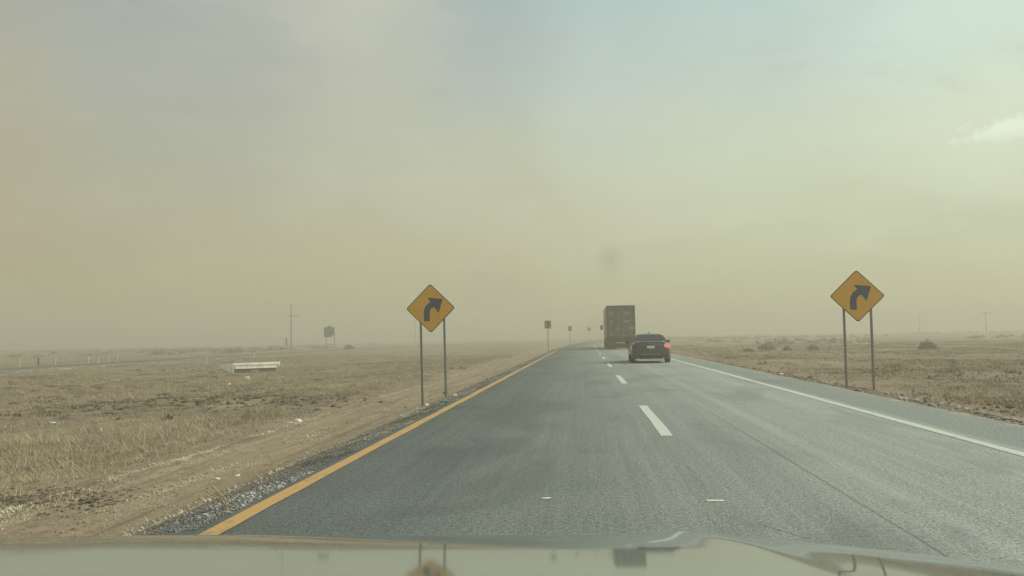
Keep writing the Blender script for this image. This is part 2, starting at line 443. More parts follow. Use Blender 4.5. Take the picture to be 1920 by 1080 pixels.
# rows follow the bend so that the fine columns stay beside the road
gxx = gx + curve(gy) * np.clip(1 - np.abs(gx) / 1400, 0, 1)
gz = hgt(gxx, gy)
V = np.stack([gxx.ravel(), gy.ravel(), gz.ravel()], 1)
nx, ny = len(xs), len(ys)
idx = np.arange(nx * ny).reshape(ny, nx)
F = np.stack([idx[:-1, :-1].ravel(), idx[:-1, 1:].ravel(), idx[1:, 1:].ravel(), idx[1:, :-1].ravel()], 1)
tag(np_mesh('ground', V, F, 'ground', True), kind='structure')

def strip(name, xa, xb, y0, y1, z, mat, skirt=0.0, rag=0.0, step=.5, kz=0.0):
    """road strip between xa and xb (relative to the carriageway) that follows the bend"""
    n = max(2, int((y1 - y0) / step)) if y1 - y0 < 60 else None
    yy = np.linspace(y0, y1, n) if n else growing(y0, y1, step, 1.008)
    c = curve(yy)
    ra = rag * fbm(yy * 1.7, yy * 0 + 3, 40) * 2; rb = rag * fbm(yy * 1.7, yy * 0 + 9, 41) * 2
    cols = [(xa + ra + c, z), (xb + rb + c, z)]
    if skirt: cols = [(xa + ra + c - .05, z - skirt)] + cols + [(xb + rb + c + .05, z - skirt)]
    V = np.concatenate([np.stack([a, yy, np.full_like(yy, zz)], 1) for a, zz in cols])
    m = len(yy); F = []
    for k in range(len(cols) - 1):
        i = np.arange(m - 1)
        F.append(np.stack([k * m + i, (k + 1) * m + i, (k + 1) * m + i + 1, k * m + i + 1], 1))
    return np_mesh(name, V, np.concatenate(F), mat)
tag(strip('road', -2.80, 5.9, -25, 1200, 0.0, 'asphalt', .14, .10), kind='structure')
tag(strip('opposite_road', -43.2, -36.6, -25, 1200, -.30, 'asphalt', .14, .08), kind='structure')
def marks(name, spans, mat, z=.004):
    VV, FF, off = [], [], 0
    for xa, xb, y0, y1 in spans:
        yy = np.linspace(y0, y1, 6) if y1 - y0 < 60 else growing(y0, y1, .5, 1.008)
        c = curve(yy); m = len(yy)
        ja = .024 * fbm(yy * 6, yy * 0 + 1, 50) * 2; jb = .024 * fbm(yy * 6, yy * 0 + 5, 51) * 2
        VV.append(np.stack([xa + c + ja, yy, np.full(m, z)], 1)); VV.append(np.stack([xb + c + jb, yy, np.full(m, z)], 1))
        i = np.arange(m - 1); FF.append(np.stack([off + i, off + m + i, off + m + i + 1, off + i + 1], 1)); off += 2 * m
    return tag(np_mesh(name, np.concatenate(VV), np.concatenate(FF), mat), kind='structure')
marks('yellow_edge_line', [(-2.685, -2.54, -25, 1100)], 'yellow')
marks('white_edge_line', [(4.42, 4.57, -25, 1100)], 'white')
marks('lane_dashes', [(.955, 1.11, 10.6 + 11.3 * k, 15.1 + 11.3 * k) for k in range(0, 26)], 'white')
marks('opposite_edge_line', [(-36.95, -36.8, -25, 1100), (-43.0, -42.85, -25, 1100)], 'white', -.296)

def _ray(px, py): return M3 @ Vector((px - 960, 540 - py, -FPX))
def at(px, py, z=0.0):
    """ground point surveyed from the photograph (1920x1080 pixel, height z)"""
    d = _ray(px, py); t = (z - CAMH) / d.z
    return d.x * t, d.y * t
def atY(px, Yd, py=629):
    d = _ray(px, py); return d.x * Yd / d.y
def zY(px, py, Yd):
    d = _ray(px, py); return CAMH + d.z * Yd / d.y

# ------------------------------------------------------------------ curve warning signs
def diamond_sign(cx, Y, zc, half, posts, yaw=0.0, lean=0.0):
    """posts: x offsets of the two posts"""
    base = Vector((cx, Y, H(cx, Y)))
    root = empty('curve_warning_sign', base, yaw); root.rotation_euler = (0, lean, yaw)
    zl = zc - base.z; rad = .07 * half / .73
    def rounded(h, n=5):
        pts = []
        for k in range(4):
            a0 = k * math.pi / 2
            cxx, czz = (h - rad * 1.414) * math.cos(a0), (h - rad * 1.414) * math.sin(a0)
            for i in range(n + 1):
                a = a0 - math.pi / 4 + (math.pi / 2) * i / n
                pts.append((cxx + rad * math.cos(a), 0, zl + czz + rad * math.sin(a)))
        return pts
    MB().poly(rounded(half), (0, 1, 0), .006).build('border', 'border', root)
    p = MB(); p.poly([(x * .955, -.004, zl + (z - zl) * .955) for x, y, z in rounded(half)], (0, 1, 0), .0035); p.build('sign_panel', 'sign', root)
    # arrow: stem bending to the right, then the head
    s = half; cl = []
    for i in range(15):
        t = i / 14
        if t < .45: cl.append(Vector((-.155, -.52 + t / .45 * .34)))
        else:
            u = (t - .45) / .55
            a = Vector((-.155, -.18)); b_ = Vector((-.155, .06)); c = Vector((.11, .16))
            cl.append(a * (1 - u) ** 2 + b_ * 2 * u * (1 - u) + c * u * u)
    L, Rr = [], []
    for i, q in enumerate(cl):
        d = (cl[min(i + 1, 14)] - cl[max(i - 1, 0)]).normalized(); nrm = Vector((-d.y, d.x)) * .12
        L.append(q + nrm); Rr.append(q - nrm)
    am = MB(); bm = am.bm; yv = -.0075
    la = [bm.verts.new((q.x * s, yv, zl + q.y * s)) for q in L]; ra = [bm.verts.new((q.x * s, yv, zl + q.y * s)) for q in Rr]
    for i in range(14): bm.faces.new((la[i], la[i + 1], ra[i + 1], ra[i]))
    hd = [(-.12, .43), (.50, .36), (.33, -.20)]
    bm.faces.new([bm.verts.new((a * s, yv - .0025, zl + b * s)) for a, b in hd])
    am.build('arrow', 'signblack', root)
    for xo in posts:
        zt = zl - half + abs(xo) + .30 * half / .73
        gz = H(cx + xo, Y) - base.z
        pm = MB(); pm.box((xo, .045, (gz - .4 + zt) / 2), (.062, .04, zt - gz + .4), bev=.006)
        pm.box((xo, .022, (gz - .4 + zt) / 2), (.026, .012, zt - gz + .4))
        po = pm.build('post', 'steel', root)
        bl = MB()
        bl.tube((xo, -.009, zl - half + abs(xo) + .12), (xo, .07, zl - half + abs(xo) + .12), .011)
        bl.build('bolt', 'steel', po)
    MB().box((0, .018, zl - .32 * half), (1.05 * half, .018, .04)).build('brace', 'steel', root)
    return root
s1 = diamond_sign(atY(809, 22, 578), 22, zY(809, 578, 22), .69, (-.29, .37), R(2), R(-.6))
tag(s1, 'yellow right curve sign on two posts in the left dirt verge by the yellow line', 'road sign', 'diamond curve warning signs')
s2 = diamond_sign(atY(1606, 22.5, 555), 22.5, zY(1606, 555, 22.5), .718, (-.35, .35), R(-3), R(.4))
tag(s2, 'yellow right curve sign on two posts beyond the right shoulder', 'road sign', 'diamond curve warning signs')

# far chevron boards along the outside of the bend
def chevron(px, Y, zc, wd, ht, label):
    x = atY(px, Y); base = H(x, Y)
    root = empty('chevron_sign', (x, Y, base), R(-2)); zl = zc - base
    MB().box((0, 0, zl), (wd, .008, ht), bev=.002).build('sign_panel', 'sign_shaded', root)
    a = MB(); w2 = wd * .30; k = wd * .17
    for sg in (1, -1):
        pts = [(-w2, 0), (-w2 + 2 * k, 0), (w2, 0), (w2, 0)]
        z0, z1 = sg * ht * .44, 0
        a.poly([(-w2 - .02, -.006, zl + z0), (-w2 + 2 * k, -.006, zl + z0), (w2 + .05, -.006, zl), (w2 - 2 * k, -.006, zl)][::sg], (0, -1, 0), .003)
    a.build('chevron_mark', 'signblack', root)
    MB().box((0, .035, (zl + ht * .4 - .3) / 2), (.07, .05, zl + ht * .4 + .3)).build('post', 'steel', root)
    tag(root, label, 'road sign', 'chevron boards along the bend')
chevron(1027.5, 75, zY(1027.5, 608.5, 75), .62, .74, 'small yellow chevron board on one post beside the far left edge line, largest of three')
chevron(1069, 130, zY(1069, 616, 130), .66, .78, 'tiny hazy chevron board on one post, middle of three left of the truck')
chevron(1104.5, 180, zY(1104.5, 617, 180), .66, .80, 'faint chevron board nearest the truck, farthest and smallest of three')

# ------------------------------------------------------------------ car ahead
def loft(name, stations, mat, parent, cap=True):
    """stations: list of (y, [(x,z)...]) half sections, bottom to top centre; mirrored"""
    bm = bmesh.new(); rings = []
    for y, pts in stations:
        full = [(x, z) for x, z in pts] + [(-x, z) for x, z in reversed(pts) if x > 1e-4]
        rings.append([bm.verts.new((x, y, z)) for x, z in full])
    n = len(rings[0])
    for a, b in zip(rings, rings[1:]):
        for i in range(n): bm.faces.new((a[i], a[(i + 1) % n], b[(i + 1) % n], b[i]))
    if cap: bm.faces.new(rings[0]); bm.faces.new(rings[-1][::-1])
    bmesh.ops.recalc_face_normals(bm, faces=bm.faces)
    me = bpy.data.meshes.new(name); bm.to_mesh(me); bm.free()
    for p in me.polygons: p.use_smooth = True
    try: me.set_sharp_from_angle(angle=R(42))
    except Exception: pass
    me.materials.append(MT[mat]); o = bpy.data.objects.new(name, me); COL.objects.link(o); o.parent = parent
    return o
def make_wheel(parent, x, y, r, wd, mat_rim='rim', twin=False):
    sgn = 1 if x > 0 else -1
    wm = MB(); bm = wm.bm
    prof = [(r * .62, wd / 2), (r * .93, wd / 2), (r, wd * .36), (r, -wd * .36), (r * .93, -wd / 2), (r * .62, -wd / 2)]
    n = 28; rings = []
    for k in range(n):
        a = 2 * math.pi * k / n
        rings.append([bm.verts.new((x + o * sgn, y + q * math.cos(a), r + q * math.sin(a))) for q, o in prof])
    for k in range(n):
        A, B = rings[k], rings[(k + 1) % n]
        for i in range(len(prof)): bm.faces.new((A[i], A[(i + 1) % len(prof)], B[(i + 1) % len(prof)], B[i]))
    wheel = wm.build('wheel', 'rubber', parent, True)
    rm = MB()
    rm.tube((x + sgn * wd * .30, y, r), (x + sgn * wd * .36, y, r), r * .63, seg=28)
    for k in range(5):
        a = 2 * math.pi * k / 5
        rm.box((x + sgn * wd * .40, y + r * .32 * math.cos(a), r + r * .32 * math.sin(a)), (.03, r * .6, r * .13), Matrix.Rotation(a, 3, 'X'))
    rm.build('rim', mat_rim, wheel)
    return wheel
car = empty('car', (2.97, 37.0, .002), R(-1.5))
tag(car, 'dark sedan with lit right tail light driving in the right lane behind the truck', 'car')
def sec(wd, z0, zt, crown=.02):
    return [(wd * .55, z0), (wd * .92, z0 + .01), (wd * .985, z0 + .14), (wd, .46), (wd * .995, .60), (wd * .95, zt - .21), (wd * .885, zt - .08), (wd * .82, zt - .02), (wd * .4, zt + crown * .8), (0, zt + crown)]
loft('body', [(.0, sec(.70, .26, .88)), (.05, sec(.79, .20, .93)), (.16, sec(.865, .19, .975)), (.35, sec(.895, .19, .975)), (.9, sec(.91, .19, .955)), (1.6, sec(.905, .19, .95)), (2.8, sec(.905, .19, .93)), (3.3, sec(.905, .19, .90)), (4.0, sec(.88, .19, .80)), (4.35, sec(.82, .2, .72)), (4.55, sec(.66, .24, .62))], 'carpaint', car)
def cab(wb, zb, wt, zt):
    return [(wb, zb), (wb * .97 + wt * .03, zb + .04), (wt * 1.04, zt - .10), (wt * .965, zt - .045), (wt * .80, zt - .008), (wt * .4, zt + .012), (0, zt + .018)]
loft('roof', [(.62, cab(.69, .94, .66, .985)), (1.16, cab(.74, .93, .62, 1.285)), (1.42, cab(.75, .93, .605, 1.335)), (1.9, cab(.76, .92, .61, 1.36)), (2.4, cab(.76, .92, .60, 1.335)), (2.7, cab(.76, .91, .58, 1.26)), (3.4, cab(.74, .88, .70, .93))], 'carpaint', car)
rw = MB(); rw.poly([(-.655, .625, 1.010), (.655, .625, 1.010), (.640, .80, 1.100), (.585, 1.08, 1.245), (.52, 1.15, 1.292), (-.52, 1.15, 1.292), (-.585, 1.08, 1.245), (-.640, .80, 1.100)], (0, -.45, .9), .012); rw.build('rear_window', 'glass', car)
for sg in (-1, 1):
    sw_ = MB(); sw_.poly([(sg * .775, 1.05, .975), (sg * .770, 3.0, .955), (sg * .625, 2.52, 1.245), (sg * .645, 1.5, 1.27)], (sg, 0, .35), .012); sw_.build('side_window', 'glass', car)
ll = MB(); ll.box((0, .10, .985), (1.30, .10, .022), bev=.006); ll.build('trunk_lip', 'chrome', car)
for sg, mt_ in ((-1, 'lamp_off'), (1, 'lamp_lit')):
    lm = MB()
    lm.poly([(sg * .60, .012, .73), (sg * .74, .012, .70), (sg * .875, .13, .69), (sg * .84, .13, .845), (sg * .74, .03, .88), (sg * .60, .02, .84)], (0, -1, 0), .045)
    lo = lm.build('tail_lamp', mt_, car)
    if sg > 0: lo['label'] = 'lit pinkish red right tail lamp'
MB().box((0, -.012, .735), (.34, .02, .12), bev=.004).build('licence_plate', 'plate', car)
bt = MB(); bt.box((0, .0, .46), (1.56, .09, .19), bev=.03); bt.build('bumper', 'carpaint', car)
MB().box((0, -.05, .40), (.85, .02, .028)).build('bumper_trim', 'rim', car)
MB().box((0, -.05, .15), (1.16, .09, .10), bev=.012).build('skid_plate', 'reflect', car)
MB().box((0, .0, .25), (1.50, .08, .11)).build('lower_valance', 'plasticblack', car)
for sg in (-1, 1):
    e = MB(); e.tube((sg * .56, -.05, .235), (sg * .56, .15, .235), .04); e.build('exhaust_pipe', 'rim', car)
    m_ = MB(); m_.box((sg * .985, 2.75, .965), (.20, .10, .13), bev=.03); m_.build('door_mirror', 'carpaint', car)
    for yy in (.82, 3.6): make_wheel(car, sg * .80, yy, .325, .22)
MB().box((0, 2.1, .30), (1.5, 4.0, .2)).build('underbody', 'plasticblack', car)
MB().box((0, 1.55, 1.385), (.05, .16, .05), bev=.015).build('roof_antenna', 'plasticblack', car)

# ------------------------------------------------------------------ truck
tx = 3.25
tr = empty('truck', (tx, 73, .002))
tag(tr, 'tall dark box truck with grimy rear doors and white underride bar, ahead of the sedan', 'truck')
MB().box((0, 6.0, 2.52), (2.50, 11.9, 2.84), bev=.03).build('cargo_box', 'trailer_side', tr)
for sg in (-1, 1):
    d = MB(); d.box((sg * .605, .025, 2.50), (1.185, .05, 2.62), bev=.012); dd = d.build('rear_door', 'trailer', tr)
    for o_ in (.22, .92):
        b_ = MB(); b_.tube((sg * o_, -.03, 1.2), (sg * o_, -.03, 3.82), .017); b_.box((sg * o_, -.04, 1.62), (.05, .03, .16)); b_.build('lock_rod', 'steel', dd)
    for k in range(4):
        h_ = MB(); h_.box((sg * 1.15, -.012, 1.45 + .72 * k), (.17, .03, .06)); h_.build('hinge', 'frame', dd)
fr_ = MB(); fr_.box((0, .0, 3.90), (2.56, .09, .14)); fr_.box((0, .0, 1.11), (2.56, .09, .17))
for sg in (-1, 1): fr_.box((sg * 1.245, .0, 2.51), (.09, .09, 2.64))
fr_.build('door_frame', 'frame', tr)
pt = [(-.86, 3.28, .46, .36), (.52, 3.28, .42, .34), (.50, 2.52, .42, .22), (-.85, 2.5, .30, .26), (.95, 1.92, .50, .18), (-.80, 1.02 + .3, .36, .16), (-.30, 1.9, .26, .28), (.25, 1.22, .55, .05)]
MT['decal'] = material('faded_decal', (.17, .19, .17), .6)
MT['decal2'] = material('pale_decal', (.27, .285, .26), .6)
for k, (x, z, a, b) in enumerate(pt):
    MB().box((x, -.005, z), (a, .014, b)).build('decal', 'decal2' if k in (2, 4, 7) else 'decal', tr)
ch_ = MB(); ch_.box((0, 6, .95), (1.0, 11.5, .35)); ch_.box((0, 3.3, .62), (1.5, .5, .5)); ch_.build('chassis', 'frame', tr)
MB().box((0, 1.0, .42), (1.3, .03, .60)).build('gap_flap', 'rubber', tr)  # added centre flap that darkens the see-through gap between the wheels
MB().box((0, 8.0, .52), (2.3, .05, .62)).build('gap_sheet', 'frame', tr)  # dark crosswise sheet added to close off the bright gap underneath
ub = MB(); ub.box((0, .12, .60), (2.35, .10, .13)); [ub.box((s_ * .6, .16, .82), (.10, .10, .42)) for s_ in (-1, 1)]; ub.build('underride_bar', 'frame', tr)
MB().box((-.05, .06, .60), (.78, .014, .07)).build('reflective_strip', 'reflect', tr)
for sg in (-1, 1):
    f_ = MB(); f_.box((sg * .93, .55, .55), (.64, .02, .95)); f_.build('mud_flap', 'rubber', tr)
    t_ = MB(); t_.box((sg * 1.05, .06, 1.10), (.30, .03, .09), bev=.008); t_.build('tail_lamp', 'lamp_off', tr)
    for yy in (1.2, 2.5):
        make_wheel(tr, sg * 1.06, yy, .5, .30, 'frame'); make_wheel(tr, sg * .73, yy, .5, .28, 'frame')
    for yy in (10.6, 15.2): make_wheel(tr, sg * 1.04, yy, .5, .30, 'frame')
cb = MB(); cb.box((0, 14.3, 1.85), (2.42, 2.2, 2.3), bev=.12); cb.box((0, 14.5, 3.2), (2.1, 1.7, .6), bev=.2); cb.box((0, 15.7, 1.2), (2.2, 1.5, 1.1), bev=.15); cb.build('cab', 'cab', tr)
for sg in (-1, 1):
    mm = MB(); mm.box((sg * 1.44, 14.9, 2.15), (.24, .14, .50), bev=.03); mm.tube((sg * 1.15, 14.9, 2.4), (sg * 1.44, 14.9, 2.35), .02); mm.build('door_mirror', 'frame', tr)

# ------------------------------------------------------------------ utility poles
def tpole(px, Y, ztop, arm, arm_z, label, group, thick=.15, lean=0, armoff=0.0):
    x = atY(px, Y); b = H(x, Y)
    root = empty('utility_pole', (x, Y, b)); root.rotation_euler = (0, lean, 0)
    po = MB(); po.tube((0, 0, -.5), (0, 0, ztop - b), thick * 1.15, thick * .72, 14); po.build('pole', 'wood', root)
    ar = MB(); ar.box((armoff, -.17, arm_z - b), (arm, .12, .17)); ar.build('crossarm', 'wood', root)
    for k in (-.46, -.2, .2, .46):
        i_ = MB(); i_.tube((armoff + k * arm, -.17, arm_z - b + .08), (armoff + k * arm, -.17, arm_z - b + .30), .055, .035); i_.build('insulator', 'insul', root)
    br = MB(); br.tube((armoff - arm * .25, -.2, arm_z - b), (0, -.15, arm_z - b - .7), .02); br.tube((armoff + arm * .25, -.2, arm_z - b), (0, -.15, arm_z - b - .7), .02); br.build('brace', 'steel', root)
    tag(root, label, 'utility pole', group)
gl = 'utility poles beyond the far carriageway'; gr_ = 'utility poles on the right plain'
tpole(546, 204, zY(546, 570, 204), 3.3, zY(546, 592, 204), 'tall utility pole with low crossarm, clearest one on the left plain', gl, .19, 0, .55)
tpole(779, 350, zY(779, 598, 350), 2.4, zY(779, 605, 350), 'faint hazy utility pole just left of the left diamond sign', gl, .15)
tpole(896, 500, zY(896, 597, 500), 4.0, zY(896, 603, 500), 'barely visible utility pole in dust between left diamond sign and chevrons', gl, .2)
tpole(1850, 260, zY(1850, 585, 260), 3.9, zY(1850, 587, 260), 'T shaped utility pole at far right, farther right of the two', gr_, .16)
tpole(1725, 320, zY(1725, 588, 320), 3.4, zY(1725, 590, 320), 'hazier T shaped utility pole between right diamond sign and the far right pole', gr_, .14)

# information sign seen across the far carriageway
Y0 = 150; bx = atY(617.5, Y0); bz = H(bx, Y0)
sg_ = empty('information_sign', (bx, Y0, bz)); k = Y0 / FPX
zt = lambda py: zY(617, py, Y0) - bz
MB().poly([(-1.05, 0, zt(632)), (.45, 0, zt(632)), (.45, 0, zt(629)), (1.02, 0, zt(629)), (1.02, 0, zt(613.5)), (.45, 0, zt(613.5)), (.15, 0, zt(611)), (-.2, 0, zt(611)), (-.5, 0, zt(613.5)), (-1.05, 0, zt(613.5))], (0, 1, 0), .03).build('sign_panel', 'back', sg_)
for xo in (-.6, .95):
    p_ = MB(); p_.box((xo, .07, zt(620) / 2 - .2), (.13, .1, zt(620) + .4)); p_.build('post', 'steel', sg_)
tag(sg_, 'dark grey road sign with stepped outline on two posts, right of the tall utility pole', 'road sign')
Y0 = 190; bx = atY(537, Y0); bz = H(bx, Y0)
sg2 = empty('marker_board', (bx, Y0, bz)); k = Y0 / FPX
MB().box((0, 0, zY(537, 641, Y0) - bz), (.5, .06, 1.9), bev=.01).build('board', 'wood', sg2)
MB().box((0, .06, .6), (.1, .08, 2.2)).build('post', 'wood', sg2)
tag(sg2, 'narrow dark upright board standing just left of the tall utility pole', 'marker board')

# ------------------------------------------------------------------ culvert headwall
hx, hy = at(480, 697, -.78); hz = H(hx, hy)
cw = empty('culvert_headwall', (hx, hy, max(hz, -.80)), R(36)); k = hy / FPX
wl = 2.85
MB().box((0, 0, .58), (wl + .25, .30, .17), bev=.02).build('coping', 'concrete', cw)
wv = MB(); wv.box((0, .02, .38), (wl, .24, .23)); wv.build('face_wall', 'concrete', cw)
pm = MB(); n = 16
arch = [(wl / 2, .265), (wl / 2, -.3)] + [(.38, -.3)] + [(.38 * math.cos(math.pi * i / n), -.02 + .2 * math.sin(math.pi * i / n)) for i in range(n + 1)] + [(-.38, -.3), (-wl / 2, -.3), (-wl / 2, .265)]
pm.poly([(a, .10, b) for a, b in arch], (0, 1, 0), .12); pm.build('lower_wall', 'wall_shade', cw)
wg = MB(); wg.poly([(-wl / 2 - .12, -.18, .67), (-wl / 2 - .12, -.18, -.06), (-wl / 2 - .95, .35, .42), (-wl / 2 - .95, .35, .60)], (.3, .95, 0), .16); wg.build('wing_wall', 'concrete', cw)
wg2 = MB(); wg2.poly([(wl / 2 + .12, -.10, .68), (wl / 2 + .12, -.10, .30), (wl / 2 + .30, .3, .5), (wl / 2 + .30, .3, .68)], (-.3, .95, 0), .14); wg2.build('wing_wall', 'concrete', cw)
tag(cw, 'white painted concrete culvert headwall with slanted wing on the dry left field', 'culvert')

# ------------------------------------------------------------------ white posts by the far carriageway
def wpost(px, py, hpx, label, wd=.12, mat='wpost'):
    x, y = at(px, py, -.62); b = H(x, y); h = hpx * y / FPX
    m = MB(); m.box((0, 0, h / 2 - .1), (wd, wd * .6, h + .2), bev=.01)
    o = m.build('marker_post', mat); o.location = (x, y, b)
    tag(o, label, 'marker post', 'posts along the far carriageway')
wpost(387, 685.5, 15, 'bright thin white post left of the culvert headwall', .085)
wpost(475, 676, 13, 'dull pale post just above the culvert headwall', .17, 'wpost_dull')
wpost(36, 692, 19, 'pale post nearest the left border of the photo', .12, 'wpost_dull')
wpost(72, 690, 16, 'dark brown post between two pale posts at far left', .13, 'wood')
wpost(103, 690, 17, 'pale post right of the dark brown post at far left', .12, 'wpost_dull')
for px, nm in ((165, 'first'), (184, 'second'), (203, 'third'), (219, 'fourth')):
    wpost(px, 687.5 - (px - 165) * .05, 14, '%s from left in the tight row of four faint pale posts' % nm, .12, 'wpost_dull')

# ------------------------------------------------------------------ vegetation, stones
def blades(name, P, hmin, hmax, n, mat, spread=.09, wd=.012, lean=.5, seed=1):
    """P (m,3) clump centres -> n blades each, triangles"""
    rg = np.random.default_rng(seed); m = len(P)
    sc = rg.uniform(.6, 1.3, m)[:, None]
    a = rg.uniform(0, 2 * np.pi, (m, n)); r = np.abs(rg.normal(0, spread, (m, n))) * sc
    bx = P[:, 0:1] + r * np.cos(a); by = P[:, 1:2] + r * np.sin(a); bz = np.repeat(P[:, 2:3], n, 1) - .02
    h = rg.uniform(hmin, hmax, (m, n)) * sc
    la = a + rg.normal(0, .6, (m, n)); l = h * lean * rg.uniform(.2, 1, (m, n))
    tx_ = bx + l * np.cos(la) - .25 * h; ty = by + l * np.sin(la); tz = bz + h
    wa = rg.uniform(0, 2 * np.pi, (m, n)); ww = wd * (1 + by / 40)
    ex, ey = ww * np.cos(wa), ww * np.sin(wa)
    A = np.stack([bx - ex, by - ey, bz], -1).reshape(-1, 3); B = np.stack([bx + ex, by + ey, bz], -1).reshape(-1, 3)
    C = np.stack([tx_, ty, tz], -1).reshape(-1, 3)
    V = np.stack([A, B, C], 1).reshape(-1, 3)
    return np_mesh(name, V, np.arange(len(V)).reshape(-1, 3), mat)
def scatter(n, x0, x1, y0, y1, dens, seed):
    rg = np.random.default_rng(seed)
    y = y0 * (y1 / y0) ** rg.uniform(0, 1, n); x = rg.uniform(0, 1, n)
    x = x0 + (x1 - x0) * x * (y / y1) ** .0
    keep = rg.uniform(0, 1, n) < dens(x, y); x = x[keep]; y = y[keep]
    return np.stack([x, y, hgt(x, y)], 1)
offopp = lambda x, y: (np.abs(x - curve(y) + 40) > 5.0)
def dl(x, y): return np.clip((fbm(x * .16, y * .16, 60) * 2.6 + .42), 0.03, 1) * offopp(x, y) * np.clip((-7.4 - x) / 2.0, 0, 1) * (x > -.78 * y - 3)
def dl2(x, y): return np.clip((fbm(x * .16, y * .16, 66) * 2.6 + .40), 0.03, 1) * offopp(x, y) * np.clip((-7.2 - x) / 2.0, 0, 1) * (x > -.78 * y - 3)
def dr(x, y): return np.clip((fbm(x * .16, y * .16, 77) * 2.6 + .45), .05, 1) * np.clip((x - 7.6 - curve(y)) / 2.0, 0, 1) * (x < .62 * y + 3)
G = blades('dry_grass', scatter(60000, -75, -7.4, 9, 95, dl, 3), .05, .16, 11, 'grass_a', .16, .006, 1.2, 4); tag(G, 'pale straw coloured dry grass covering the left plain', 'grass', kind='stuff')
G = blades('low_weeds', scatter(60000, -75, -7.2, 9, 95, dl2, 5), .03, .10, 11, 'grass_b', .18, .007, 1.5, 6); tag(G, 'grey brown low weeds spread over the left plain', 'weeds', kind='stuff')
G = blades('dry_grass', scatter(50000, 7.6, 75, 13, 120, dr, 7), .05, .15, 10, 'grass_a', .17, .006, .8, 8); tag(G, 'pale straw coloured dry grass covering the right plain', 'grass', kind='stuff')
G = blades('low_weeds', scatter(42000, 7.8, 75, 13, 120, dr, 17), .03, .11, 10, 'grass_b', .18, .007, 1.0, 9); tag(G, 'grey brown low weeds spread over the right plain', 'weeds', kind='stuff')
def tall(x, y):
    m = np.exp(-(((x + 9.6) / 1.6) ** 2 + ((y - 12.5) / 3.0) ** 2)) + np.exp(-(((x + 12.5) / 3.2) ** 2 + ((y - 17.0) / 2.6) ** 2)) * .7 + np.exp(-(((x + 9.4) / 1.0) ** 2 + ((y - 21.5) / 2) ** 2)) * .9
    return np.clip(m * (.35 + 2.2 * np.maximum(fbm(x * .8, y * .8, 71) + .1, 0)), 0, 1)
G = blades('tall_grass', scatter(6500, -20, -7.6, 9, 30, tall, 19), .08, .24, 12, 'grass_y', .15, .005, 1.1, 14); tag(G, 'taller yellow grass clumps in patches on the near left field', 'grass', kind='stuff')
# straw tufts lining the ruts of the dirt track
rg = np.random.default_rng(23); n = 7000
yy = 8 * (60 / 8) ** rg.uniform(0, 1, n); xx = np.where(rg.uniform(0, 1, n) < .3, -5.75, -7.05) + rg.normal(0, .16, n)
kp = vnoise(xx * 1.5, yy * .8, 90) > .45
P = np.stack([xx, yy, hgt(xx, yy)], 1)[kp]
tag(blades('track_grass', P, .015, .05, 9, 'grass_pale', .07, .006, 1.6, 12), 'flattened straw lining the ruts of the dirt track', 'grass', kind='stuff')

def stones(name, P, smin, smax, mat, seed):
    rg = np.random.default_rng(seed); m = len(P)
    base = np.array([[1, 0, 0], [0, 1, 0], [-1, 0, 0], [0, -1, 0], [0, 0, 1], [0, 0, -1]], float)
    f = np.array([[0, 1, 4], [1, 2, 4], [2, 3, 4], [3, 0, 4], [1, 0, 5], [2, 1, 5], [3, 2, 5], [0, 3, 5]])
    s = (smin + (smax - smin) * rg.uniform(0, 1, m) ** 3)[:, None, None]
    v = base[None] * rg.uniform(.6, 1.2, (m, 6, 1)) * np.stack([rg.uniform(.8, 1.4, m), rg.uniform(.8, 1.4, m), rg.uniform(.4, .8, m)], 1)[:, None, :] * s
    a = rg.uniform(0, 6.28, m); ca, sa = np.cos(a)[:, None], np.sin(a)[:, None]
    x = v[..., 0] * ca - v[..., 1] * sa; y = v[..., 0] * sa + v[..., 1] * ca
    v = np.stack([x, y, v[..., 2]], -1) + P[:, None, :]
    F = (f[None] + 6 * np.arange(m)[:, None, None]).reshape(-1, 3)
    return np_mesh(name, v.reshape(-1, 3), F, mat)
def along(n, c, sd, y0, y1, seed, thr=.0):
    rg = np.random.default_rng(seed); y = y0 * (y1 / y0) ** rg.uniform(0, 1, n)
    x = np.where(c < 0, -2.76 - np.abs(rg.normal(0, sd, n)), np.maximum(c + rg.normal(0, sd, n), 5.86))
    k = vnoise(x * 1.3, y * .9, seed) > thr
    x = x[k]; y = y[k]; xs_ = x + curve(y)
    return np.stack([xs_, y, np.where(x > -2.85, np.where(x < 0, .003, hgt(xs_, y)), hgt(xs_, y) + .004)], 1)
tag(stones('gravel', along(13000, -3.2, .45, 5.5, 75, 31, .42), .004, .026, 'stone', 1), 'pale loose gravel beside the yellow edge line', 'gravel', kind='stuff')
tag(stones('dark_gravel', along(26000, -3.12, .36, 5.5, 75, 37, .22), .005, .019, 'stone_dark', 2), 'dark asphalt crumbs beside the yellow edge line', 'gravel', kind='stuff')
tag(stones('gravel', along(3200, 6.08, .16, 10, 90, 33, .35), .012, .055, 'stone', 3), 'pale loose gravel on the edge of the right shoulder', 'gravel', kind='stuff')
rg = np.random.default_rng(24); n = 5000
yy = 7 * (50 / 7) ** rg.uniform(0, 1, n); xx = rg.uniform(-9.5, -3.2, n); kp = vnoise(xx * 1.2, yy * .5, 95) > .58
P = np.stack([xx, yy, hgt(xx, yy)], 1)[kp]
tag(blades('straw_debris', P, .008, .035, 7, 'grass_pale', .09, .006, 2.2, 13), 'bits of bleached straw scattered over the dirt track', 'straw', kind='stuff')
rg = np.random.default_rng(91); n = 14000
y = 8 * (45 / 8) ** rg.uniform(0, 1, n); x = rg.uniform(-13, -3.4, n); kp = vnoise(x * 1.1, y * .7, 44) > .4; x, y = x[kp], y[kp]
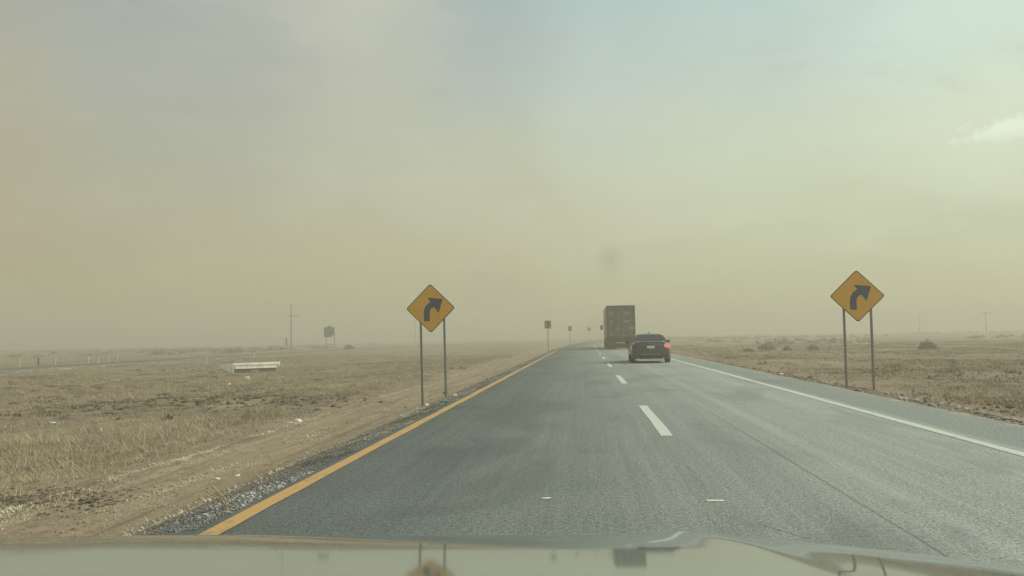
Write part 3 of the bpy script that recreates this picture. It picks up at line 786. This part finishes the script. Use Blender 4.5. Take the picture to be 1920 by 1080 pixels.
tag(stones('pebbles', np.stack([x, y, hgt(x, y)], 1), .006, .028, 'stone', 5), 'scattered pale pebbles on the dirt track', 'pebbles', kind='stuff')
# clods on the soil heap and along its dark edge
rg = np.random.default_rng(93); n = 900
x = rg.normal(-12.9, 3.0, n); y = rg.normal(26.3, 1.5, n)
tag(stones('soil_clods', np.stack([x, y, hgt(x, y)], 1), .02, .16, 'soil', 6), 'dark clods of turned soil in a low heap on the left field', 'soil clods', kind='stuff')
rg = np.random.default_rng(97); n = 1500
ax_, ay_ = at(60, 940, -.75); x = rg.normal(ax_, .7, n); y = rg.normal(ay_, .45, n)
tag(stones('soil_clods', np.stack([x, y, hgt(x, y)], 1), .008, .05, 'soil', 8), 'dark crumbs of soil at the left border near the hood', 'soil clods', kind='stuff')
x = rg.normal(ax_, .9, 500); y = rg.normal(ay_, .5, 500)
tag(stones('gravel', np.stack([x, y, hgt(x, y)], 1), .006, .028, 'stone', 9), 'pale stones among dark crumbs at the left border near the hood', 'gravel', kind='stuff')
rg = np.random.default_rng(95); n = 500
y = rg.uniform(12.5, 23, n); x = 10.5 + rg.normal(0, 1.2, n) - (y - 12) * .35
tag(stones('soil_clods', np.stack([x, y, hgt(x, y)], 1), .02, .10, 'soil', 7), 'dark clods below the right shoulder near the right border', 'soil clods', kind='stuff')

# far scrub: low masses fading into the dust
def leafmass(P, r, n, size, seed):
    rg = np.random.default_rng(seed); m = len(P)
    d = rg.normal(0, 1, (m, n, 3)); d /= np.linalg.norm(d, axis=-1, keepdims=True); d *= rg.uniform(.35, 1, (m, n, 1)) ** .5
    d[..., 2] = np.abs(d[..., 2])
    lump = .65 + .6 * rg.uniform(0, 1, (m, n, 1))
    c = P[:, None, :] + d * r[:, None, :] * lump
    t1 = rg.normal(0, 1, (m, n, 3)); t2 = rg.normal(0, 1, (m, n, 3)); s = size * rg.uniform(.5, 1.4, (m, n, 1))
    V = np.stack([c - t1 * s, c + t1 * s, c + t2 * s * 1.3], 2).reshape(-1, 3)
    return V, np.arange(len(V)).reshape(-1, 3)
def scrubfield(label, x0, x1, y0, y1, n, seed):
    rg = np.random.default_rng(seed); x = rg.uniform(x0, x1, n); y = rg.uniform(y0, y1, n)
    k = (fbm(x * .02, y * .02, seed) > -.02) & offopp(x, y); x, y = x[k], y[k]
    P = np.stack([x, y, hgt(x, y)], 1); r = np.stack([rg.uniform(.5, 1.8, len(x)), rg.uniform(.5, 1.8, len(x)), rg.uniform(.25, .8, len(x))], 1)
    V, F = leafmass(P, r, 60, .10, seed)
    tag(np_mesh('scrub', V, F, 'scrub'), label, 'scrub', kind='stuff')
scrubfield('low dark scrub along the hazy left horizon', -260, -62, 130, 330, 800, 101)
scrubfield('low dark scrub along the hazy right horizon', 25, 300, 90, 360, 1700, 103)

def bush(px, py, wpx, hpx, label, seed, n=420):
    x, y = at(px, py, -.5); b = H(x, y); k = y / FPX
    root = empty('bush', (x, y, b))
    V, F = leafmass(np.array([[0, 0, .02], [wpx * k * .28, .1, .0], [-wpx * k * .25, .05, 0]]), np.array([[wpx * k / 3, wpx * k / 3, hpx * k * .9], [wpx * k / 4.5, wpx * k / 4, hpx * k * .6], [wpx * k / 4.5, wpx * k / 4, hpx * k * .7]]), n, .028 * y / 60, seed)
    o = np_mesh('foliage', V, F, 'scrub'); o.parent = root
    st = MB(); rr = random.Random(seed)
    for i in range(7): st.tube((0, 0, -.05), (rr.uniform(-.4, .4) * wpx * k, rr.uniform(-.2, .2), hpx * k * rr.uniform(.5, .95)), .018, .006, 6)
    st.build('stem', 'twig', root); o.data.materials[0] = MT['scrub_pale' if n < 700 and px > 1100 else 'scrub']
    tag(root, label, 'bush', 'dry bushes on the right plain' if px > 1100 else None)
bush(1740, 655, 32, 17, 'dark rounded bush right of the right diamond sign', 1, 900)
bush(1437, 656, 34, 12, 'wide low bush, largest in the hazy row left of the right diamond sign', 2, 600)
bush(1476, 658, 16, 9, 'small bush just right of the widest bush in the row', 3, 300)
bush(1403, 659, 20, 7, 'flat low bush at the left end of the hazy row', 4, 300)
bush(1525, 655, 22, 9, 'small bush at the right end of the hazy row, before the right diamond sign', 5, 300)
bush(654, 656, 18, 10, 'small hazy bush right of the stepped grey road sign', 6, 300)
bush(316, 766, 9, 8, 'small dark round weed on the edge of the soil heap', 8, 500)

# low scattered shrublets that break up the right plain
rg = np.random.default_rng(107); n = 900
y = 24 * (110 / 24) ** rg.uniform(0, 1, n); x = rg.uniform(9.5, 80, n); kp = (x < .62 * y + 3) & (fbm(x * .12, y * .12, 109) > -.02); x, y = x[kp], y[kp]
V, F = leafmass(np.stack([x, y, hgt(x, y)], 1), np.stack([rg.uniform(.15, .7, len(x)), rg.uniform(.15, .7, len(x)), rg.uniform(.06, .26, len(x))], 1), 70, .02, 111)
tag(np_mesh('low_shrubs', V, F, 'scrub'), 'low dull brown shrublets spread over the right plain', 'scrub', kind='stuff')
rg = np.random.default_rng(117); n = 1500
y = 10 * (75 / 10) ** rg.uniform(0, 1, n); x = rg.uniform(-60, -7.8, n); kp = (x > -.78 * y - 3) & (fbm(x * .2, y * .2, 119) > .04) & offopp(x, y); x, y = x[kp], y[kp]
V, F = leafmass(np.stack([x, y, hgt(x, y)], 1), np.stack([rg.uniform(.08, .42, len(x)), rg.uniform(.08, .42, len(x)), rg.uniform(.03, .15, len(x))], 1), 110, .012, 121)
tag(np_mesh('low_shrubs', V, F, 'twiggy'), 'low dark brown dead shrublets in clusters over the left plain', 'scrub', kind='stuff')
# leaning dry weed at the left edge of the road
wx, wy = at(428, 957, -.06); wz = H(wx, wy); k = wy / FPX
wr = empty('dry_weed', (wx, wy, wz))
for i, (tx2, tz2, w_) in enumerate(((-38, 50, .006), (-29, 45, .005), (-44, 38, .004), (-20, 32, .004), (-34, 42, .004), (-10, 24, .004), (-25, 20, .004), (8, 18, .003))):
    c = MB(); pts = [(0, 0, -.02)] + [(tx2 * k * t ** 1.25, .02 * math.sin(3 * t + i), tz2 * k * t ** .85) for t in (.3, .6, .85, 1)]
    for a, b in zip(pts, pts[1:]): c.tube(a, b, w_, w_ * .8, 6)
    c.build('stalk', 'grass_a', wr)
tag(wr, 'pale dry weed with stalks leaning left at the asphalt edge, near the hood', 'weed')
# pale dead stalk farther out
wx, wy = at(246, 764, -.7)
o = MB().tube((0, 0, -.05), (.22, 0, .22), .02, .012, 6).tube((.05, 0, .02), (.30, .05, .12), .012, .008, 6).build('dead_branch', 'grass_a'); o.location = (wx, wy, H(wx, wy))
tag(o, 'pale dead branch sticking up left of the soil heap', 'branch')

# ------------------------------------------------------------------ litter
def crumple(name, px, py, z, dims, mat, label, cat, seed, rz=0):
    x, y = at(px, py, z); rr = random.Random(seed)
    m = MB(); bmesh.ops.create_icosphere(m.bm, subdivisions=2, radius=.5)
    for v in m.bm.verts:
        f = 1 + rr.uniform(-.28, .22); v.co = Vector((v.co.x * dims[0] * f, v.co.y * dims[1] * f, v.co.z * dims[2] * f + dims[2] * .3))
    o = m.build(name, mat); o.location = (x, y, (H(x, y) if abs(z) > .001 else .004)); o.rotation_euler = (0, 0, rz)
    tag(o, label, cat)
crumple('plastic_bag', 559, 793, -.72, (.20, .12, .13), 'litter', 'white plastic scrap lying on the dirt field left of the diamond sign', 'litter', 1)
crumple('litter_strip', 543, 791, -.72, (.20, .04, .03), 'litter', 'thin white strip beside the white plastic scrap', 'litter', 2)
crumple('crumpled_paper', 800, 760, -.22, (.10, .08, .07), 'litter', 'white crumpled paper at the foot of the left diamond sign', 'litter', 3)
crumple('crumpled_paper', 463, 711, -.75, (.30, .1, .28), 'litter', 'white scrap in front of the culvert headwall', 'litter', 4)
crumple('crumpled_paper', 430, 721, -.75, (.16, .1, .12), 'litter', 'small white scrap left of and below the culvert headwall', 'litter', 5)
crumple('crushed_can', 853, 741, -.05, (.13, .09, .07), 'litter', 'whitish crushed can by the yellow line behind the left diamond sign', 'litter', 6)
crumple('crushed_can', 861, 738, -.05, (.13, .09, .07), 'litter_red', 'red crushed can by the yellow line behind the left diamond sign', 'litter', 7)
crumple('plastic_bottle', 834, 756, -.06, (.22, .09, .08), 'litter_blue', 'bluish flattened bottle between left diamond sign and yellow line', 'litter', 8, .5)
crumple('crumpled_paper', 97, 793, -.75, (.20, .12, .06), 'litter', 'white flat scrap in the green grey weeds at far left', 'litter', 9)
crumple('crumpled_paper', 488, 938, -.03, (.10, .05, .03), 'litter', 'cream scrap touching the yellow edge line near the hood', 'litter', 10, .3)
crumple('crumpled_paper', 445, 887, -.66, (.09, .06, .04), 'litter', 'pale scrap on the dirt track, near the road', 'litter', 11)
crumple('crumpled_paper', 408, 894, -.68, (.08, .05, .04), 'litter', 'smaller pale scrap on the dirt track, left of its twin', 'litter', 12)
crumple('white_chip', 1024, 935, 0, (.08, .04, .006), 'litter', 'small white chip lying on the left lane asphalt', 'litter', 13)
crumple('broken_concrete', 1466, 702, .04, (.16, .12, .10), 'litter', 'pale rock on the edge of the right shoulder', 'rock', 14)
st_x, st_y = at(1341, 940, 0)
o = MB().box((0, 0, .004), (.135, .045, .009), bev=.003).build('road_stud', 'wpost'); o.location = (st_x, st_y, .001)
tag(o, 'small white raised road stud between lane dashes', 'road stud')

# ------------------------------------------------------------------ hood of the car the photo is taken from
HXS = [-1.7, -1.385, -.862, -.487, -.125, .19, .30, .45, .669, .798, .84, 1.0, 1.2]
HZS = [.860, .871, .879, .878, .881, .884, .881, .869, .842, .818, .800, .72, .58]
def hood_surface():
    us = np.linspace(-1.5, 1.12, 240); ts = np.concatenate([np.linspace(0, .9, 90), np.linspace(.905, 1, 16)])
    fine = np.linspace(-2, 1.5, 1400); fz = np.interp(fine, HXS, HZS)
    kx = np.arange(-90, 91) * (fine[1] - fine[0]); kk = np.exp(-(kx / .055) ** 2); kk /= kk.sum()
    fz = np.convolve(np.pad(fz, 90, mode='edge'), kk, mode='valid'); zf = np.interp(us, fine, fz)
    rows = []
    for t in ts:
        yf = 1.8
        yv = .55 + (yf - .55) * t / .9 if t <= .9 else yf + (t - .9) / .1 * .07
        d = yf - yv
        # the front third rolls over towards the nose
        z = zf + (.131 * d - .03 * max(0, d - .42) ** 2 + .028 * (1 - (1 - min(d, .48) / .48) ** 2) if d >= 0 else -.245 * -d - (-d / .07) ** 2 * .16)
        # side lines of the bonnet converge towards the nose: the shoulder drops later near the windscreen
        z = z + .10 * max(d, 0) * np.clip((us - .35) / .6, 0, 1) * .5
        # crease of the power bulge, fading towards the windscreen
        uc = .19 + .16 * d
        z = z + .010 * np.exp(-((us - uc) / .05) ** 2) * math.exp(-(d / .55) ** 2)
        rows.append(np.stack([us, np.full_like(us, yv), z], 1))
    return us, ts, np.array(rows)
us, ts, HV = hood_surface()
nu, ntt = len(us), len(ts)
own = empty('car', (0, .9, 0)); tag(own, 'silver reflective car hood across the bottom of the photo', 'car')
idx = np.arange(nu * ntt).reshape(ntt, nu)
F = np.stack([idx[:-1, :-1].ravel(), idx[:-1, 1:].ravel(), idx[1:, 1:].ravel(), idx[1:, :-1].ravel()], 1)
ho = np_mesh('hood', HV.reshape(-1, 3) - np.array([0, .9, 0]), F, 'hood', True); ho.parent = own
so_ = ho.modifiers.new('thickness', 'SOLIDIFY'); so_.thickness = .02; so_.offset = -1

# ------------------------------------------------------------------ dark smudge above the truck, modelled as a soft puff
ex_m = bpy.data.materials.new('puff_volume'); ex_m.use_nodes = True; ex_m.node_tree.nodes.clear()
en = NT(ex_m.node_tree); ev = en.n('ShaderNodeVolumePrincipled'); eo = en.n('ShaderNodeOutputMaterial')
ev.inputs['Color'].default_value = (.3, .3, .25, 1); eg = en.n('ShaderNodeTexGradient', gradient_type='SPHERICAL'); en.put(eg.inputs[0], en.mapping(en.n('ShaderNodeTexCoord').outputs['Object'], (1 / 2.0, 1 / 2.3, 1 / 2.7)))
en.put(ev.inputs['Density'], en.math('MULTIPLY', en.math('POWER', eg.outputs['Fac'], 1.4), en.math('MULTIPLY', en.noise(en.n('ShaderNodeTexCoord').outputs['Object'], .8, 2), .26)))
ex_m.node_tree.links.new(ev.outputs[0], eo.inputs['Volume']); MT['puff_volume'] = ex_m
em = MB(); bmesh.ops.create_icosphere(em.bm, subdivisions=3, radius=1.0)
for v in em.bm.verts: v.co = Vector((v.co.x * 2.0, v.co.y * 2.3, v.co.z * 2.7))
eo_ = em.build('dark_puff', 'puff_volume', None, True); eo_.location = (atY(1143, 86, 486), 86, zY(1143, 486, 86))
tag(eo_, 'faint dark smudge in the dust above the truck', 'smudge', kind='stuff')

# ------------------------------------------------------------------ dusty air
hz_m = bpy.data.materials.new('dusty_air'); hz_m.use_nodes = True; hz_m.node_tree.nodes.clear()
hn = NT(hz_m.node_tree); pv = hn.n('ShaderNodeVolumePrincipled')
pv.inputs['Color'].default_value = (1.0, .955, .765, 1); pv.inputs['Density'].default_value = .0052; pv.inputs['Anisotropy'].default_value = 0.15
ho_ = hn.n('ShaderNodeOutputMaterial'); hz_m.node_tree.links.new(pv.outputs[0], ho_.inputs['Volume'])
hb = MB().box((0, 760, 5.5), (3200, 1640, 18)); MT['haze'] = hz_m
hzo = hb.build('haze', 'haze'); tag(hzo, kind='stuff'); hzo['label'] = 'tan blowing dust filling the air'; hzo['category'] = 'haze'
